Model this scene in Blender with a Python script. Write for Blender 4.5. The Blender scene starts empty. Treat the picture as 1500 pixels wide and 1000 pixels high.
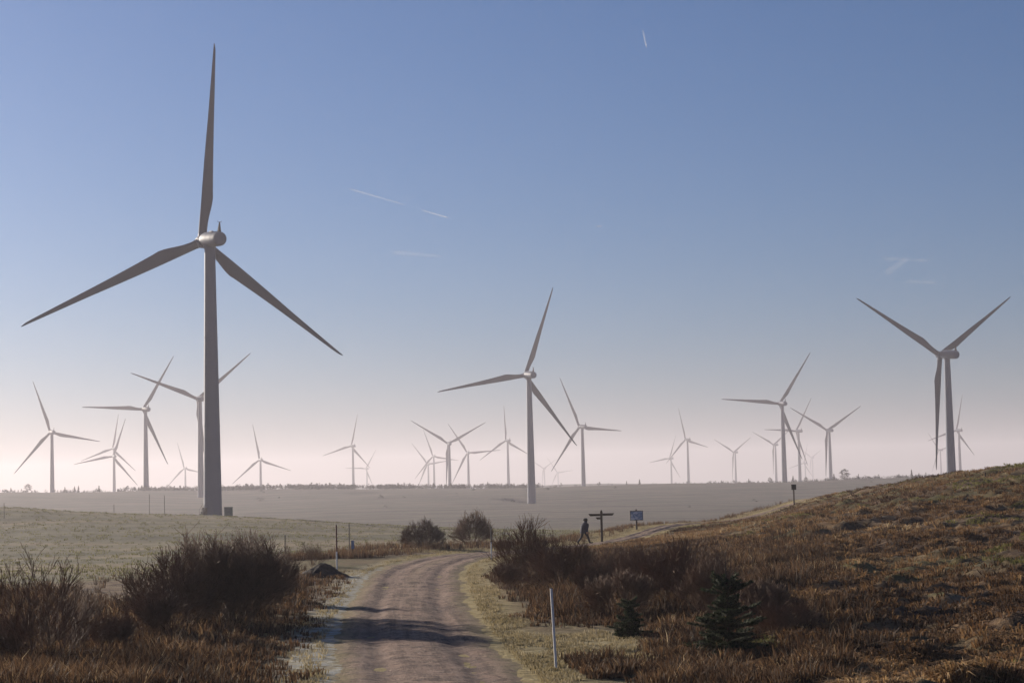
import bpy, math, random
import numpy as np
from mathutils import Matrix, Vector, Euler

rng = np.random.default_rng(7)
random.seed(7)
scene = bpy.context.scene
col = scene.collection

# ------------------------------------------------------------------ camera
F = 2917.0                      # focal length in photo pixels (1500 px wide): about 70 mm on full frame
YH = 712.0                      # eye level in the photo at its middle column
PITCH = math.atan((YH - 500) / F)
ROLL = math.radians(1.3)
CAM = Vector((0, 0, 0))         # eye point; all heights are metres above or below the eye
cam_data = bpy.data.cameras.new('camera')
cam = bpy.data.objects.new('camera', cam_data)
col.objects.link(cam)
RCAM = Matrix.Rotation(math.pi / 2 + PITCH, 3, 'X') @ Matrix.Rotation(-ROLL, 3, 'Z')
cam.matrix_world = RCAM.to_4x4()
cam_data.sensor_width = 36
cam_data.lens = 36 * F / 1500
cam_data.clip_start = 0.5
cam_data.clip_end = 200000
scene.camera = cam

# ------------------------------------------------------------------ sky, sun, exposure
SUN_AZ = math.radians(-42)      # left of the view direction
SUN_EL = math.radians(13)
world = bpy.data.worlds.new('World')
scene.world = world
world.use_nodes = True
nt = world.node_tree
bg = nt.nodes['Background']
sky = nt.nodes.new('ShaderNodeTexSky')
sky.sky_type = 'NISHITA'
sky.sun_disc = False
sky.sun_elevation = SUN_EL
sky.sun_rotation = SUN_AZ
sky.altitude = 200
sky.air_density = 1.0
sky.dust_density = 1.2
sky.ozone_density = 8.0
tint = nt.nodes.new('ShaderNodeMix'); tint.data_type = 'RGBA'; tint.blend_type = 'MULTIPLY'
tint.inputs[0].default_value = 1.0
tint.inputs[7].default_value = (1.10, 0.955, 0.93, 1)      # white balance of the morning sky
nt.links.new(sky.outputs['Color'], tint.inputs[6])
nt.links.new(tint.outputs[2], bg.inputs['Color'])
bg.inputs['Strength'].default_value = 0.05
sun_data = bpy.data.lights.new('sun', 'SUN')
sun_data.energy = 5.0
sun_data.angle = math.radians(0.5)
sun_data.color = (1.0, 0.88, 0.74)
sun = bpy.data.objects.new('sun', sun_data)
col.objects.link(sun)
sdir = Vector((math.sin(SUN_AZ) * math.cos(SUN_EL), math.cos(SUN_AZ) * math.cos(SUN_EL), math.sin(SUN_EL)))
sun.rotation_euler = (-sdir).to_track_quat('-Z', 'Y').to_euler()
scene.view_settings.view_transform = 'Standard'
scene.view_settings.look = 'None'
scene.view_settings.exposure = 0.74
scene.view_settings.gamma = 1.0
scene.view_settings.use_curve_mapping = False
scene.render.engine = 'CYCLES'
scene.cycles.use_denoising = True
scene.cycles.volume_bounces = 2
scene.cycles.max_bounces = 8
scene.cycles.transparent_max_bounces = 12

# ------------------------------------------------------------------ helpers
RN = np.array(RCAM)
def ray(px, py):
    d = RN @ np.array([(px - 750) / F, (500 - py) / F, -1.0])
    return d / d[1]
def at(px, py, D):
    return ray(px, py) * D

def link(o, parent=None):
    col.objects.link(o)
    if parent is not None:
        o.parent = parent
    return o
def mesh_obj(name, verts, faces, mat, parent=None, smooth=False):
    me = bpy.data.meshes.new(name)
    me.from_pydata([tuple(v) for v in verts], [], [tuple(f) for f in faces])
    me.update()
    if mat is not None:
        me.materials.append(mat)
    if smooth:
        me.polygons.foreach_set('use_smooth', [True] * len(me.polygons))
    return link(bpy.data.objects.new(name, me), parent)
def np_mesh(name, V, tris=None, quads=None, mat=None, parent=None, smooth=False, attrs=None):
    me = bpy.data.meshes.new(name)
    n = len(V)
    nt_, nq = (0 if tris is None else len(tris)), (0 if quads is None else len(quads))
    me.vertices.add(n)
    me.vertices.foreach_set('co', np.asarray(V, np.float32).ravel())
    loops = []
    if nt_: loops.append(np.asarray(tris, np.int32).ravel())
    if nq: loops.append(np.asarray(quads, np.int32).ravel())
    loops = np.concatenate(loops)
    me.loops.add(len(loops))
    me.loops.foreach_set('vertex_index', loops)
    me.polygons.add(nt_ + nq)
    tot = np.concatenate([np.full(nt_, 3, np.int32), np.full(nq, 4, np.int32)])
    start = np.concatenate([[0], np.cumsum(tot)[:-1]]).astype(np.int32)
    me.polygons.foreach_set('loop_start', start)
    me.polygons.foreach_set('loop_total', tot)
    if smooth:
        me.polygons.foreach_set('use_smooth', np.ones(nt_ + nq, bool))
    if attrs:
        for k, a in attrs.items():
            at_ = me.attributes.new(k, 'FLOAT', 'POINT')
            at_.data.foreach_set('value', np.asarray(a, np.float32))
    me.update(calc_edges=True)
    me.validate()
    if mat is not None:
        me.materials.append(mat)
    return link(bpy.data.objects.new(name, me), parent)
def thing(name, label, cat, loc, rz=0.0, group=None):
    o = bpy.data.objects.new(name, None)
    o.empty_display_size = 0.3
    link(o)
    o.location = loc
    o.rotation_euler = (0, 0, rz)
    tag(o, label, cat, group)
    return o
def tag(o, label=None, cat=None, group=None, kind=None):
    if label: o['label'] = label
    if cat: o['category'] = cat
    if group: o['group'] = group
    if kind: o['kind'] = kind
    return o

class MB:
    """collects simple shapes into one mesh"""
    def __init__(s): s.v, s.f = [], []
    def box(s, c, size, rot=None):
        b = len(s.v)
        for sx, sy, sz in ((-1,-1,-1),(1,-1,-1),(1,1,-1),(-1,1,-1),(-1,-1,1),(1,-1,1),(1,1,1),(-1,1,1)):
            p = Vector((sx*size[0]/2, sy*size[1]/2, sz*size[2]/2))
            if rot is not None: p = rot @ p
            s.v.append(Vector(c) + p)
        for q in ((0,3,2,1),(4,5,6,7),(0,1,5,4),(1,2,6,5),(2,3,7,6),(3,0,4,7)):
            s.f.append(tuple(b+i for i in q))
        return s
    def rings(s, rings, cap=True):
        """loft closed rings with the same point count"""
        b = len(s.v); n = len(rings[0])
        for r in rings: s.v.extend(Vector(p) for p in r)
        for i in range(len(rings)-1):
            for j in range(n):
                a = b+i*n+j; c = b+i*n+(j+1) % n
                s.f.append((a, c, c+n, a+n))
        if cap:
            s.f.append(tuple(b+j for j in reversed(range(n))))
            s.f.append(tuple(b+(len(rings)-1)*n+j for j in range(n)))
        return s
    def tube(s, pts, radii, n=8, cap=True):
        pts = [Vector(p) for p in pts]
        rs = []
        for i, p in enumerate(pts):
            d = (pts[min(i+1, len(pts)-1)] - pts[max(i-1, 0)]).normalized()
            a = d.orthogonal().normalized() if abs(d.z) < .9 else Vector((1, 0, 0))
            a = (a - d * a.dot(d)).normalized()
            c = d.cross(a)
            rs.append([p + radii[i]*(math.cos(t*2*math.pi/n)*a + math.sin(t*2*math.pi/n)*c) for t in range(n)])
        return s.rings(rs, cap)
    def build(s, name, mat, parent=None, smooth=False):
        return mesh_obj(name, s.v, s.f, mat, parent, smooth)

# numpy value noise
def _h(ix, iy, seed):
    n = (ix.astype(np.int64) * 374761393 + iy.astype(np.int64) * 668265263 + seed * 974634777) & 0x7fffffff
    n = ((n ^ (n >> 13)) * 1274126177) & 0x7fffffff
    n = (n ^ (n >> 16)) & 0xffff
    return n / 65535.0
def vnoise(x, y, seed=0):
    x = np.asarray(x, float); y = np.asarray(y, float)
    ix, iy = np.floor(x), np.floor(y)
    fx, fy = x-ix, y-iy
    fx = fx*fx*(3-2*fx); fy = fy*fy*(3-2*fy)
    a = _h(ix, iy, seed)*(1-fx)+_h(ix+1, iy, seed)*fx
    b = _h(ix, iy+1, seed)*(1-fx)+_h(ix+1, iy+1, seed)*fx
    return (a*(1-fy)+b*fy)*2-1
def fbm(x, y, seed=0, o=4):
    s, amp = 0, 1.0
    for k in range(o):
        s = s + amp*vnoise(x*2**k, y*2**k, seed+k*17); amp *= .5
    return s/1.9
def sstep(a, b, x):
    t = np.clip((x-a)/(b-a), 0, 1)
    return t*t*(3-2*t)

# ------------------------------------------------------------------ materials
def new_mat(name):
    m = bpy.data.materials.new(name); m.use_nodes = True
    n = m.node_tree.nodes
    return m, m.node_tree, n['Principled BSDF'], n['Material Output']
def nd(t, kind, **kw):
    n = t.nodes.new(kind)
    for k, v in kw.items():
        if k in n.inputs.keys(): n.inputs[k].default_value = v
        else: setattr(n, k, v)
    return n
def noise(t, scale, detail=4, coord=None, rough=.6):
    n = nd(t, 'ShaderNodeTexNoise'); n.inputs['Scale'].default_value = scale
    n.inputs['Detail'].default_value = detail; n.inputs['Roughness'].default_value = rough
    if coord is not None: t.links.new(coord, n.inputs['Vector'])
    return n.outputs['Fac']
def ramp(t, fac, stops):
    r = nd(t, 'ShaderNodeValToRGB')
    els = r.color_ramp.elements
    while len(els) < len(stops): els.new(.5)
    for e, (p, c) in zip(els, stops):
        e.position = p; e.color = (*c, 1) if len(c) == 3 else c
    t.links.new(fac, r.inputs['Fac'])
    return r.outputs['Color']
def mixc(t, fac, a, b):
    m = nd(t, 'ShaderNodeMix', data_type='RGBA')
    for sock, v in ((m.inputs[0], fac), (m.inputs[6], a), (m.inputs[7], b)):
        if isinstance(v, (int, float)): sock.default_value = v
        elif isinstance(v, tuple): sock.default_value = (*v, 1)
        else: t.links.new(v, sock)
    return m.outputs[2]
def attr(t, name):
    a = nd(t, 'ShaderNodeAttribute', attribute_name=name)
    return a.outputs['Fac']
def mth(t, op, a, b=None):
    m = nd(t, 'ShaderNodeMath', operation=op)
    for i, v in enumerate((a, b)):
        if v is None: continue
        if isinstance(v, (int, float)): m.inputs[i].default_value = v
        else: t.links.new(v, m.inputs[i])
    return m.outputs[0]
def mrange(t, v, a, b, c=0.0, d=1.0):
    m = nd(t, 'ShaderNodeMapRange'); t.links.new(v, m.inputs[0])
    for i, q in enumerate((a, b, c, d)): m.inputs[i+1].default_value = q
    return m.outputs[0]
def bump(t, height, strength, dist, bsdf):
    b = nd(t, 'ShaderNodeBump'); b.inputs['Strength'].default_value = strength; b.inputs['Distance'].default_value = dist
    t.links.new(height, b.inputs['Height']); t.links.new(b.outputs['Normal'], bsdf.inputs['Normal'])
def simple_mat(name, c, rough=.7, vary=.15, scale=6.0, metal=0.0, spec=.3):
    m, t, b, o = new_mat(name)
    co = nd(t, 'ShaderNodeTexCoord').outputs['Object']
    n = noise(t, scale, 5, co)
    lo = tuple(x*(1-vary) for x in c); hi = tuple(min(1, x*(1+vary)) for x in c)
    t.links.new(ramp(t, n, [(.3, lo), (.7, hi)]), b.inputs['Base Color'])
    b.inputs['Roughness'].default_value = rough; b.inputs['Metallic'].default_value = metal
    b.inputs['Specular IOR Level'].default_value = spec
    return m

M = {}
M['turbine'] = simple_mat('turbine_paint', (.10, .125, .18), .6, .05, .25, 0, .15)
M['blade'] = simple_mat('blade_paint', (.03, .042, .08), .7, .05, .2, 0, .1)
M['dark_metal'] = simple_mat('dark_metal', (.025, .025, .03), .9, .2, 6, 0, .1)
M['cabinet'] = simple_mat('cabinet_green', (.10, .14, .10), .6, .2, 2)
M['dark_wood'] = simple_mat('weathered_dark_wood', (.045, .032, .024), .85, .4, 14)
M['white_pole'] = simple_mat('white_pole_paint', (.72, .72, .70), .6, .12, 9)
M['red_brown'] = simple_mat('faded_red_paint', (.16, .07, .055), .7, .3, 9)
M['grey_wood'] = simple_mat('grey_wood', (.16, .14, .12), .85, .3, 9)
M['blue_sign'] = simple_mat('blue_plate', (.20, .27, .40), .5, .1)
M['bark'] = simple_mat('twig_bark', (.15, .085, .050), .85, .35, 3)
M['bark_pale'] = simple_mat('pale_twig_bark', (.17, .115, .08), .8, .35, 3)
M['spruce_bark'] = simple_mat('spruce_bark', (.06, .042, .03), .9, .3, 12)
M['soil'] = simple_mat('peaty_soil', (.035, .026, .020), .95, .5, 4)
M['black_box'] = simple_mat('black_plastic', (.015, .015, .017), .6, .2)

def leafy(name, stops, trans=.35, rough=.8):
    """thin plant matter: diffuse + translucent, colour by per-blade tint"""
    m, t, b, o = new_mat(name)
    a = attr(t, 'tint')
    c = ramp(t, a, stops)
    t.links.new(c, b.inputs['Base Color'])
    b.inputs['Roughness'].default_value = rough
    b.inputs['Specular IOR Level'].default_value = .25
    tr = nd(t, 'ShaderNodeBsdfTranslucent'); t.links.new(c, tr.inputs['Color'])
    mx = nd(t, 'ShaderNodeMixShader'); mx.inputs[0].default_value = trans
    t.links.new(b.outputs[0], mx.inputs[1]); t.links.new(tr.outputs[0], mx.inputs[2])
    t.links.new(mx.outputs[0], o.inputs['Surface'])
    return m
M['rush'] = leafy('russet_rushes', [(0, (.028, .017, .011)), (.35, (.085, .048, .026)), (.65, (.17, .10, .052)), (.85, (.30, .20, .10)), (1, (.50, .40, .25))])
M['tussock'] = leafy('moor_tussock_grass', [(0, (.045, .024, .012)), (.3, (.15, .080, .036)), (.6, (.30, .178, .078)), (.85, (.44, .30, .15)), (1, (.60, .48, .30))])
M['moss_grass'] = leafy('green_moor_grass', [(0, (.06, .062, .018)), (.5, (.17, .16, .045)), (1, (.34, .29, .11))])
M['verge_grass'] = leafy('verge_grass', [(0, (.14, .115, .06)), (.5, (.31, .25, .13)), (1, (.52, .45, .31))])
M['needles'] = leafy('spruce_needles', [(0, (.012, .020, .009)), (.6, (.030, .046, .018)), (1, (.09, .11, .045))], .15)
M['far_needles'] = leafy('conifer_foliage', [(0, (.02, .028, .015)), (1, (.05, .06, .03))], .1)

def ground_material():
    m, t, b, o = new_mat('moorland_ground')
    co = nd(t, 'ShaderNodeNewGeometry').outputs['Position']
    n_big = noise(t, .035, 5, co); n_mid = noise(t, .25, 6, co); n_fine = noise(t, 2.2, 6, co, .7); n_vf = noise(t, 9, 4, co, .7)
    moor = ramp(t, n_mid, [(.34, (.035, .020, .013)), (.46, (.10, .058, .032)), (.56, (.19, .125, .066)), (.66, (.10, .10, .04))])
    moor = mixc(t, mrange(t, n_fine, .45, .68, 0, .8), moor, (.22, .14, .07))
    moor = mixc(t, mrange(t, noise(t, .9, 5, co), .52, .66, 0, .8), moor, (.03, .019, .013))
    moss = ramp(t, n_fine, [(.3, (.06, .065, .02)), (.7, (.17, .16, .055))])
    moor = mixc(t, mth(t, 'MULTIPLY', mrange(t, n_big, .46, .6), .7), moor, moss)
    n_str = nd(t, 'ShaderNodeTexNoise'); mp = nd(t, 'ShaderNodeMapping'); mp.inputs['Scale'].default_value = (.012, .07, .05)
    t.links.new(co, mp.inputs['Vector']); t.links.new(mp.outputs[0], n_str.inputs['Vector']); n_str.inputs['Scale'].default_value = 1; n_str.inputs['Detail'].default_value = 6
    field = ramp(t, n_str.outputs['Fac'], [(.34, (.095, .088, .042)), (.5, (.16, .14, .070)), (.64, (.25, .19, .10))])
    field = mixc(t, mrange(t, n_mid, .4, .75, 0, .5), field, (.10, .085, .045))
    far = ramp(t, n_str.outputs['Fac'], [(.36, (.045, .038, .026)), (.52, (.11, .09, .06)), (.64, (.055, .055, .032))])
    far = mixc(t, mrange(t, n_big, .45, .6, 0, .5), far, (.05, .05, .03))
    c = mixc(t, attr(t, 'field'), moor, field)
    c = mixc(t, attr(t, 'far'), c, far)
    verge = ramp(t, n_fine, [(.25, (.15, .115, .05)), (.5, (.33, .26, .11)), (.75, (.46, .38, .22))])
    vm = mth(t, 'MULTIPLY', attr(t, 'verge'), mrange(t, n_fine, .25, .5))
    c = mixc(t, vm, c, verge)
    frost = mth(t, 'MULTIPLY', attr(t, 'frost'), mrange(t, n_fine, .38, .62))
    c = mixc(t, frost, c, (.44, .46, .45))
    t.links.new(c, b.inputs['Base Color'])
    b.inputs['Roughness'].default_value = .95
    b.inputs['Specular IOR Level'].default_value = .15
    h = mth(t, 'ADD', n_fine, mth(t, 'MULTIPLY', n_vf, .4))
    bump(t, h, .8, .25, b)
    return m
M['ground'] = ground_material()
def track_material():
    m, t, b, o = new_mat('gravel_track')
    co = nd(t, 'ShaderNodeNewGeometry').outputs['Position']
    n1 = noise(t, .6, 6, co); n2 = noise(t, 5, 6, co, .75); n3 = noise(t, 22, 3, co)
    c = ramp(t, n1, [(.38, (.115, .068, .048)), (.5, (.24, .150, .110)), (.62, (.36, .235, .170))])
    c = mixc(t, mrange(t, n2, .46, .58, 0, .85), c, (.43, .30, .22))
    n4 = noise(t, 1.7, 5, co, .7)
    c = mixc(t, mrange(t, n4, .50, .60, 0, .8), c, (.09, .056, .042))
    c = mixc(t, mrange(t, n3, .56, .7, 0, .75), c, (.52, .43, .36))
    cv = nd(t, 'ShaderNodeCombineXYZ')
    t.links.new(mth(t, 'MULTIPLY', attr(t, 'across'), 7.0), cv.inputs[0]); t.links.new(mth(t, 'MULTIPLY', attr(t, 'along'), .06), cv.inputs[1])
    lw = noise(t, 1.0, 5, cv.outputs[0], .65)
    c = mixc(t, mrange(t, lw, .52, .64, 0, .7), c, (.085, .05, .036))
    c = mixc(t, mrange(t, lw, .47, .36, 0, .6), c, (.46, .32, .24))
    rut = attr(t, 'rut')
    c = mixc(t, mth(t, 'MULTIPLY', rut, .55), c, (.12, .082, .07))
    edge = mth(t, 'MULTIPLY', attr(t, 'edge'), mrange(t, n2, .3, .55))
    c = mixc(t, edge, c, (.27, .22, .10))
    t.links.new(c, b.inputs['Base Color'])
    b.inputs['Roughness'].default_value = .9
    b.inputs['Specular IOR Level'].default_value = .2
    bump(t, mth(t, 'ADD', n2, mth(t, 'MULTIPLY', n3, .5)), 1.0, .16, b)
    return m
M['track'] = track_material()

# ------------------------------------------------------------------ turbine survey (hub position, yaw, blade phase)
HUB = 63.0
TURB = [
    ('big', -71.1, 457.4, 58.0, 33.0, 4.0, 'largest wind turbine, dark against the sky, on the grassy knoll beside a green cabinet'),
    ('a', -398.7, 1713.0, 55.3, 31.2, 100.7, 'leftmost wind turbine, standing alone near the left edge'),
    ('b', -530.2, 2630.9, 61.4, 37.4, 10.2, 'farther and paler of the two overlapping turbines at left, with the higher hub'),
    ('c', -469.0, 2328.9, 45.6, 26.0, 19.0, 'nearer of the two overlapping turbines at left, with the lower hub'),
    ('d', -271.6, 1459.6, 62.4, 34.5, 31.9, 'turbine with one blade level to the left, between the overlapping pair and the largest tower'),
    ('e', -201.4, 1270.5, 60.2, 27.1, 50.8, 'mid-sized turbine close behind the largest tower, its right blade passing behind it'),
    ('f', -569.0, 3432.7, 43.8, 35.0, 103.6, 'small faint turbine just left of the largest tower'),
    ('g', -326.7, 2552.9, 41.3, 25.6, 109.1, 'pale turbine standing alone just right of the largest tower'),
    ('h', -229.6, 2805.2, 61.7, 35.8, 13.3, 'taller of the two overlapping pale turbines left of the middle cluster of four'),
    ('i', -306.3, 4099.5, 43.2, 33.0, 32.2, 'small faint turbine overlapped by the lower right blade of its pale taller neighbour'),
    ('j', -151.3, 3453.9, 41.7, 22.0, 82.4, 'faintest and lowest turbine at left of the middle cluster of four'),
    ('k', -130.9, 3192.1, 50.9, 23.2, 99.7, 'faint turbine second from left in the middle cluster of four'),
    ('l', -69.1, 2084.0, 46.0, 14.2, 62.3, 'turbine with Y-shaped blades in the middle cluster, one blade hanging along the tower'),
    ('m', -62.7, 2649.0, 45.7, 14.6, 86.7, 'rightmost turbine of the middle cluster, one blade almost level to the right'),
    ('n', -11.1, 2629.0, 60.4, 33.0, 116.5, 'pale turbine with one blade upright, just left of the big middle turbine'),
    ('o', 6.2, 983.2, 54.6, 24.1, 20.0, 'big dark turbine in the middle of the picture, its foot visible in the mist'),
    ('p', 70.9, 4964.4, 42.4, 33.1, 60.6, 'very faint distant turbine with Y-shaped blades just right of the middle tower'),
    ('q', 108.7, 5129.4, 32.8, 22.0, 84.2, 'very faint distant turbine under the long lower left blade of its big neighbour'),
    ('r', 56.3, 1713.7, 49.7, 32.1, 94.9, 'mid-sized turbine right of the middle one, blade level to the right'),
    ('s', 282.6, 3642.9, 44.5, 36.0, 20.9, 'small pale turbine whose hub meets the lower left blade of its taller right neighbour'),
    ('t', 240.5, 2801.4, 60.0, 36.0, 104.3, 'pale slender turbine with its lower left blade meeting a smaller turbine'),
    ('u', 362.5, 3303.4, 48.1, 34.4, 58.1, 'small pale turbine with Y-shaped blades standing alone above the wide moor'),
    ('v', 401.4, 3089.4, 55.2, 33.0, 56.1, 'pale Y-shaped turbine half hidden just left of the dark tower on the right'),
    ('w', 198.1, 1481.9, 56.8, 18.0, 34.8, 'dark mid-sized turbine on the right with one blade level to the left'),
    ('x', 330.5, 2336.5, 57.1, 33.0, 32.4, 'paler turbine directly behind the dark mid-sized one on the right'),
    ('y', 311.3, 1982.4, 48.5, 21.3, 59.4, 'mid-sized Y-bladed turbine beside the round tree on the right ridge'),
    ('z', 809.5, 5445.7, 59.7, 36.0, 61.6, 'tiny faint Y-bladed turbine between two right-hand towers, the higher of two'),
    ('aa', 657.8, 4541.8, 37.7, 36.0, 15.3, 'tiny faint turbine between two right-hand towers, the lower of two'),
    ('A', 171.9, 799.6, 48.7, 29.0, 58.4, 'big dark Y-bladed turbine rising behind the hill at far right'),
    ('B', 558.3, 2516.3, 57.8, 29.9, 13.9, 'pale turbine partly hidden behind the big right-hand tower'),
    ('C', 833.1, 3918.4, 52.0, 36.0, 79.1, 'faint small turbine between tower and hanging blade of the big right-hand turbine'),
]
OVERHANG = 4.2
def turb_base(t):
    psi = math.radians(t[4])
    return np.array([t[1] + OVERHANG*math.sin(psi), t[2] - OVERHANG*math.cos(psi), t[3] - HUB])

# ------------------------------------------------------------------ terrain
CP = []
for px, py, D in [
    (0,1000,42),(120,1000,42),(250,1000,42),(450,1000,41),(620,1000,41),(780,1000,41),(1000,1000,42),(1250,1000,42),(1500,1000,40),
    (0,928,60),(250,922,60),(450,917,60),(600,914,60),(760,912,60),(1000,905,60),(1250,895,60),(1500,880,60),
    (0,875,85),(250,868,85),(450,860,85),(600,858,85),(750,855,85),(1000,838,85),(1250,815,85),(1500,795,85),
    (0,860,108),(250,842,110),(420,830,110),(610,826,110),(750,820,110),(1000,805,110),(1250,768,110),(1500,735,110),
    (1500,693,140),(1250,742,140),(1000,787,140),(855,798,147),(720,807,135),(560,801,143),(430,815,125),(640,798,150),
    (930,787,158),(932,771,172),(1160,739,215),(1160,762,180),(1160,733,226),(1000,766,188),(1300,712,195),(1300,725,160),(1400,700,165),
    (0,850,205),(0,800,310),(0,770,385),(0,743,430),(180,753,445),(420,761,440),(560,769,420),(700,777,400),(800,783,380),
    (200,800,310),(400,800,300),(560,790,330),(700,790,320),(300,840,215),(450,820,250)]:
    CP.append(at(px, py, D))
CP += [np.array(p, float) for p in [
    (0,0,-1.7),(-8,0,-1.8),(8,0,-1.7),(0,-35,-1.5),(-25,-30,-2),(25,-30,-1),(0,12,-2.3),(-10,14,-2.6),(10,14,-2.4),(0,26,-3.3),(-14,27,-3.4),(14,27,-3.3),
    (-30,40,-4.2),(-45,80,-5.5),(-60,120,-8),(-110,200,-9.5),(25,40,-3.4),(38,70,-2.2),(48,105,-.2),(60,140,1.2),(75,190,.5),(90,110,1.5),(110,200,0),(60,30,-2),(-60,30,-5),
    (-55,190,-9.2),(-28,190,-8.8),(-10,200,-8.3),(5,215,-7.6),(22,250,-7),(45,270,-6.5),(75,270,-5),(115,290,-6),(40,340,-9.5),(100,380,-11),
    (-240,430,-4),(-300,600,-12),(-150,560,-12.5),(-60,560,-13),(0,600,-12.6),(150,600,-13),(300,600,-13),(200,420,-10),(300,300,-4),
    (-250,800,-11.3),(-100,800,-11.5),(0,800,-11.4),(120,840,-12.5),(300,800,-11),(500,800,-9),(-500,800,-10),
    (-300,1000,-8),(-120,1000,-8.5),(120,1000,-8.6),(300,1000,-8),(600,1000,-6),
    (-360,1380,3.8),(-250,1380,3.2),(-180,1400,2.2),(-90,1390,.2),(0,1390,-1.4),(120,1390,-1.3),(240,1390,-.8),(400,1380,.3),(620,1380,1),(900,1380,1),(-600,1380,4),(-900,1380,4),
    (-600,1800,-10),(0,1800,-12),(700,1800,-10),(-1500,2500,-20),(1500,2500,-15),(-1500,5500,-25),(0,6200,-25),(1800,5500,-20),(0,4000,-22),
    (-1500,1000,-5),(1500,1000,-3),(-800,400,-6),(800,400,-3),(-3000,3000,-15),(3000,3000,-15)]]
for t_ in TURB:
    if t_[0] in ('e', 'big'): CP.append(turb_base(t_))
    else: CP.append(turb_base(t_))
CP = np.array(CP)
def warp(x, y):
    return np.stack([4.0*x/(y+70.0), np.log(y+70.0)*1.6], -1)
_W = warp(CP[:, 0], CP[:, 1])
_S = np.log(CP[:, 1]+70.0)             # heights are scaled with distance so far points do not dominate
_hs = (CP[:, 1]+70.0)
def _phi(r2): return .5*r2*np.log(r2+1e-12)
def _fit():
    n = len(CP)
    d2 = ((_W[:, None]-_W[None])**2).sum(-1)
    K = _phi(d2)+np.eye(n)*2e-3
    P = np.concatenate([np.ones((n, 1)), _W], 1)
    A = np.zeros((n+3, n+3)); A[:n, :n] = K; A[:n, n:] = P; A[n:, :n] = P.T
    b = np.zeros(n+3); b[:n] = CP[:, 2]/_hs*100
    return np.linalg.solve(A, b)
_sol = _fit()
def base_height(x, y):
    x = np.asarray(x, float).ravel(); y = np.asarray(y, float).ravel()
    out = np.empty(len(x))
    for i in range(0, len(x), 20000):
        xx, yy = x[i:i+20000], y[i:i+20000]
        w = warp(xx, yy)
        d2 = ((w[:, None]-_W[None])**2).sum(-1)
        z = _phi(d2)@_sol[:len(CP)] + _sol[-3] + w@_sol[-2:]
        out[i:i+20000] = z*(yy+70.0)/100
    return out

# centre line of the track (x, y, half width)
_c = [(-.6, 8, 2.4), (-1.2, 25, 2.35), (-1.75, 41, 2.3), (-2.7, 52, 2.35), (-3.5, 64, 2.4), (-4.4, 83, 2.45), (-4.9, 98, 2.5), (-4.6, 110, 2.5), (-3.2, 120, 2.4), (-.6, 131, 2.1),
      (2.6, 140, 1.8), (5.6, 148, 1.55), (9.8, 160, 1.4), (15.5, 178, 1.35), (22.5, 197, 1.3), (30.5, 217, 1.3), (40, 238, 1.3), (52, 262, 1.3)]
_c = np.array(_c)
def catmull(P, n=24):
    out = []
    for i in range(len(P)-1):
        p0, p1, p2, p3 = P[max(i-1, 0)], P[i], P[i+1], P[min(i+2, len(P)-1)]
        for k in range(n):
            t = k/n
            out.append(.5*((2*p1)+(-p0+p2)*t+(2*p0-5*p1+4*p2-p3)*t*t+(-p0+3*p1-3*p2+p3)*t**3))
    out.append(P[-1])
    return np.array(out)
LINE = catmull(_c)
def road_dist(x, y):
    """signed distance past the edge of the track (negative inside), and side"""
    x = np.asarray(x, float).ravel(); y = np.asarray(y, float).ravel()
    d = np.full(len(x), 1e9); side = np.zeros(len(x))
    idx = np.where((y > -30) & (y < 330) & (np.abs(x) < 120))[0]
    tang = np.gradient(LINE[:, :2], axis=0)
    for i in range(0, len(idx), 20000):
        j = idx[i:i+20000]
        dx = x[j][:, None]-LINE[None, :, 0]; dy = y[j][:, None]-LINE[None, :, 1]
        r = np.hypot(dx, dy)
        k = r.argmin(1); a = np.arange(len(j))
        d[j] = r[a, k]-LINE[k, 2]
        side[j] = np.sign(tang[k, 0]*dy[a, k]-tang[k, 1]*dx[a, k])   # +1 left of travel
    return d, side
def height(x, y, rd=None):
    x = np.asarray(x, float).ravel(); y = np.asarray(y, float).ravel()
    z = base_height(x, y)
    if rd is None: rd, _ = road_dist(x, y)
    off = sstep(.2, 3.0, rd)
    near = 1-sstep(150, 330, y)
    hill = sstep(.06, .13, x/(np.abs(y)+10)) * near * off
    # hummocks of the moor
    z = z + off*near*(.10*fbm(x*.5, y*.5, 3)+.05*fbm(x*1.7, y*1.7, 9, 3))
    hm = np.clip(fbm(x*.45, y*.45, 21, 3)*.8+fbm(x*1.15, y*1.15, 31, 3)*.6, -.6, 1)
    z = z + hill*(.55*hm+.26*np.abs(fbm(x*1.9, y*1.9, 41, 3))+.20*np.maximum(0, fbm(x*.8, y*.8, 43, 2)-.15))
    # rough pasture and far moor
    mid = sstep(150, 300, y)
    z = z + mid*(.25*fbm(x*.06, y*.06, 51)+.22*fbm(x*.35, y*.3, 61, 3))*np.clip(1.3-y/2500, .3, 1)
    z = z + sstep(600, 900, y)*(.5*fbm(x*.02, y*.012, 71, 3))
    return z
def H(x, y): return float(height([x], [y])[0])

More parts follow.
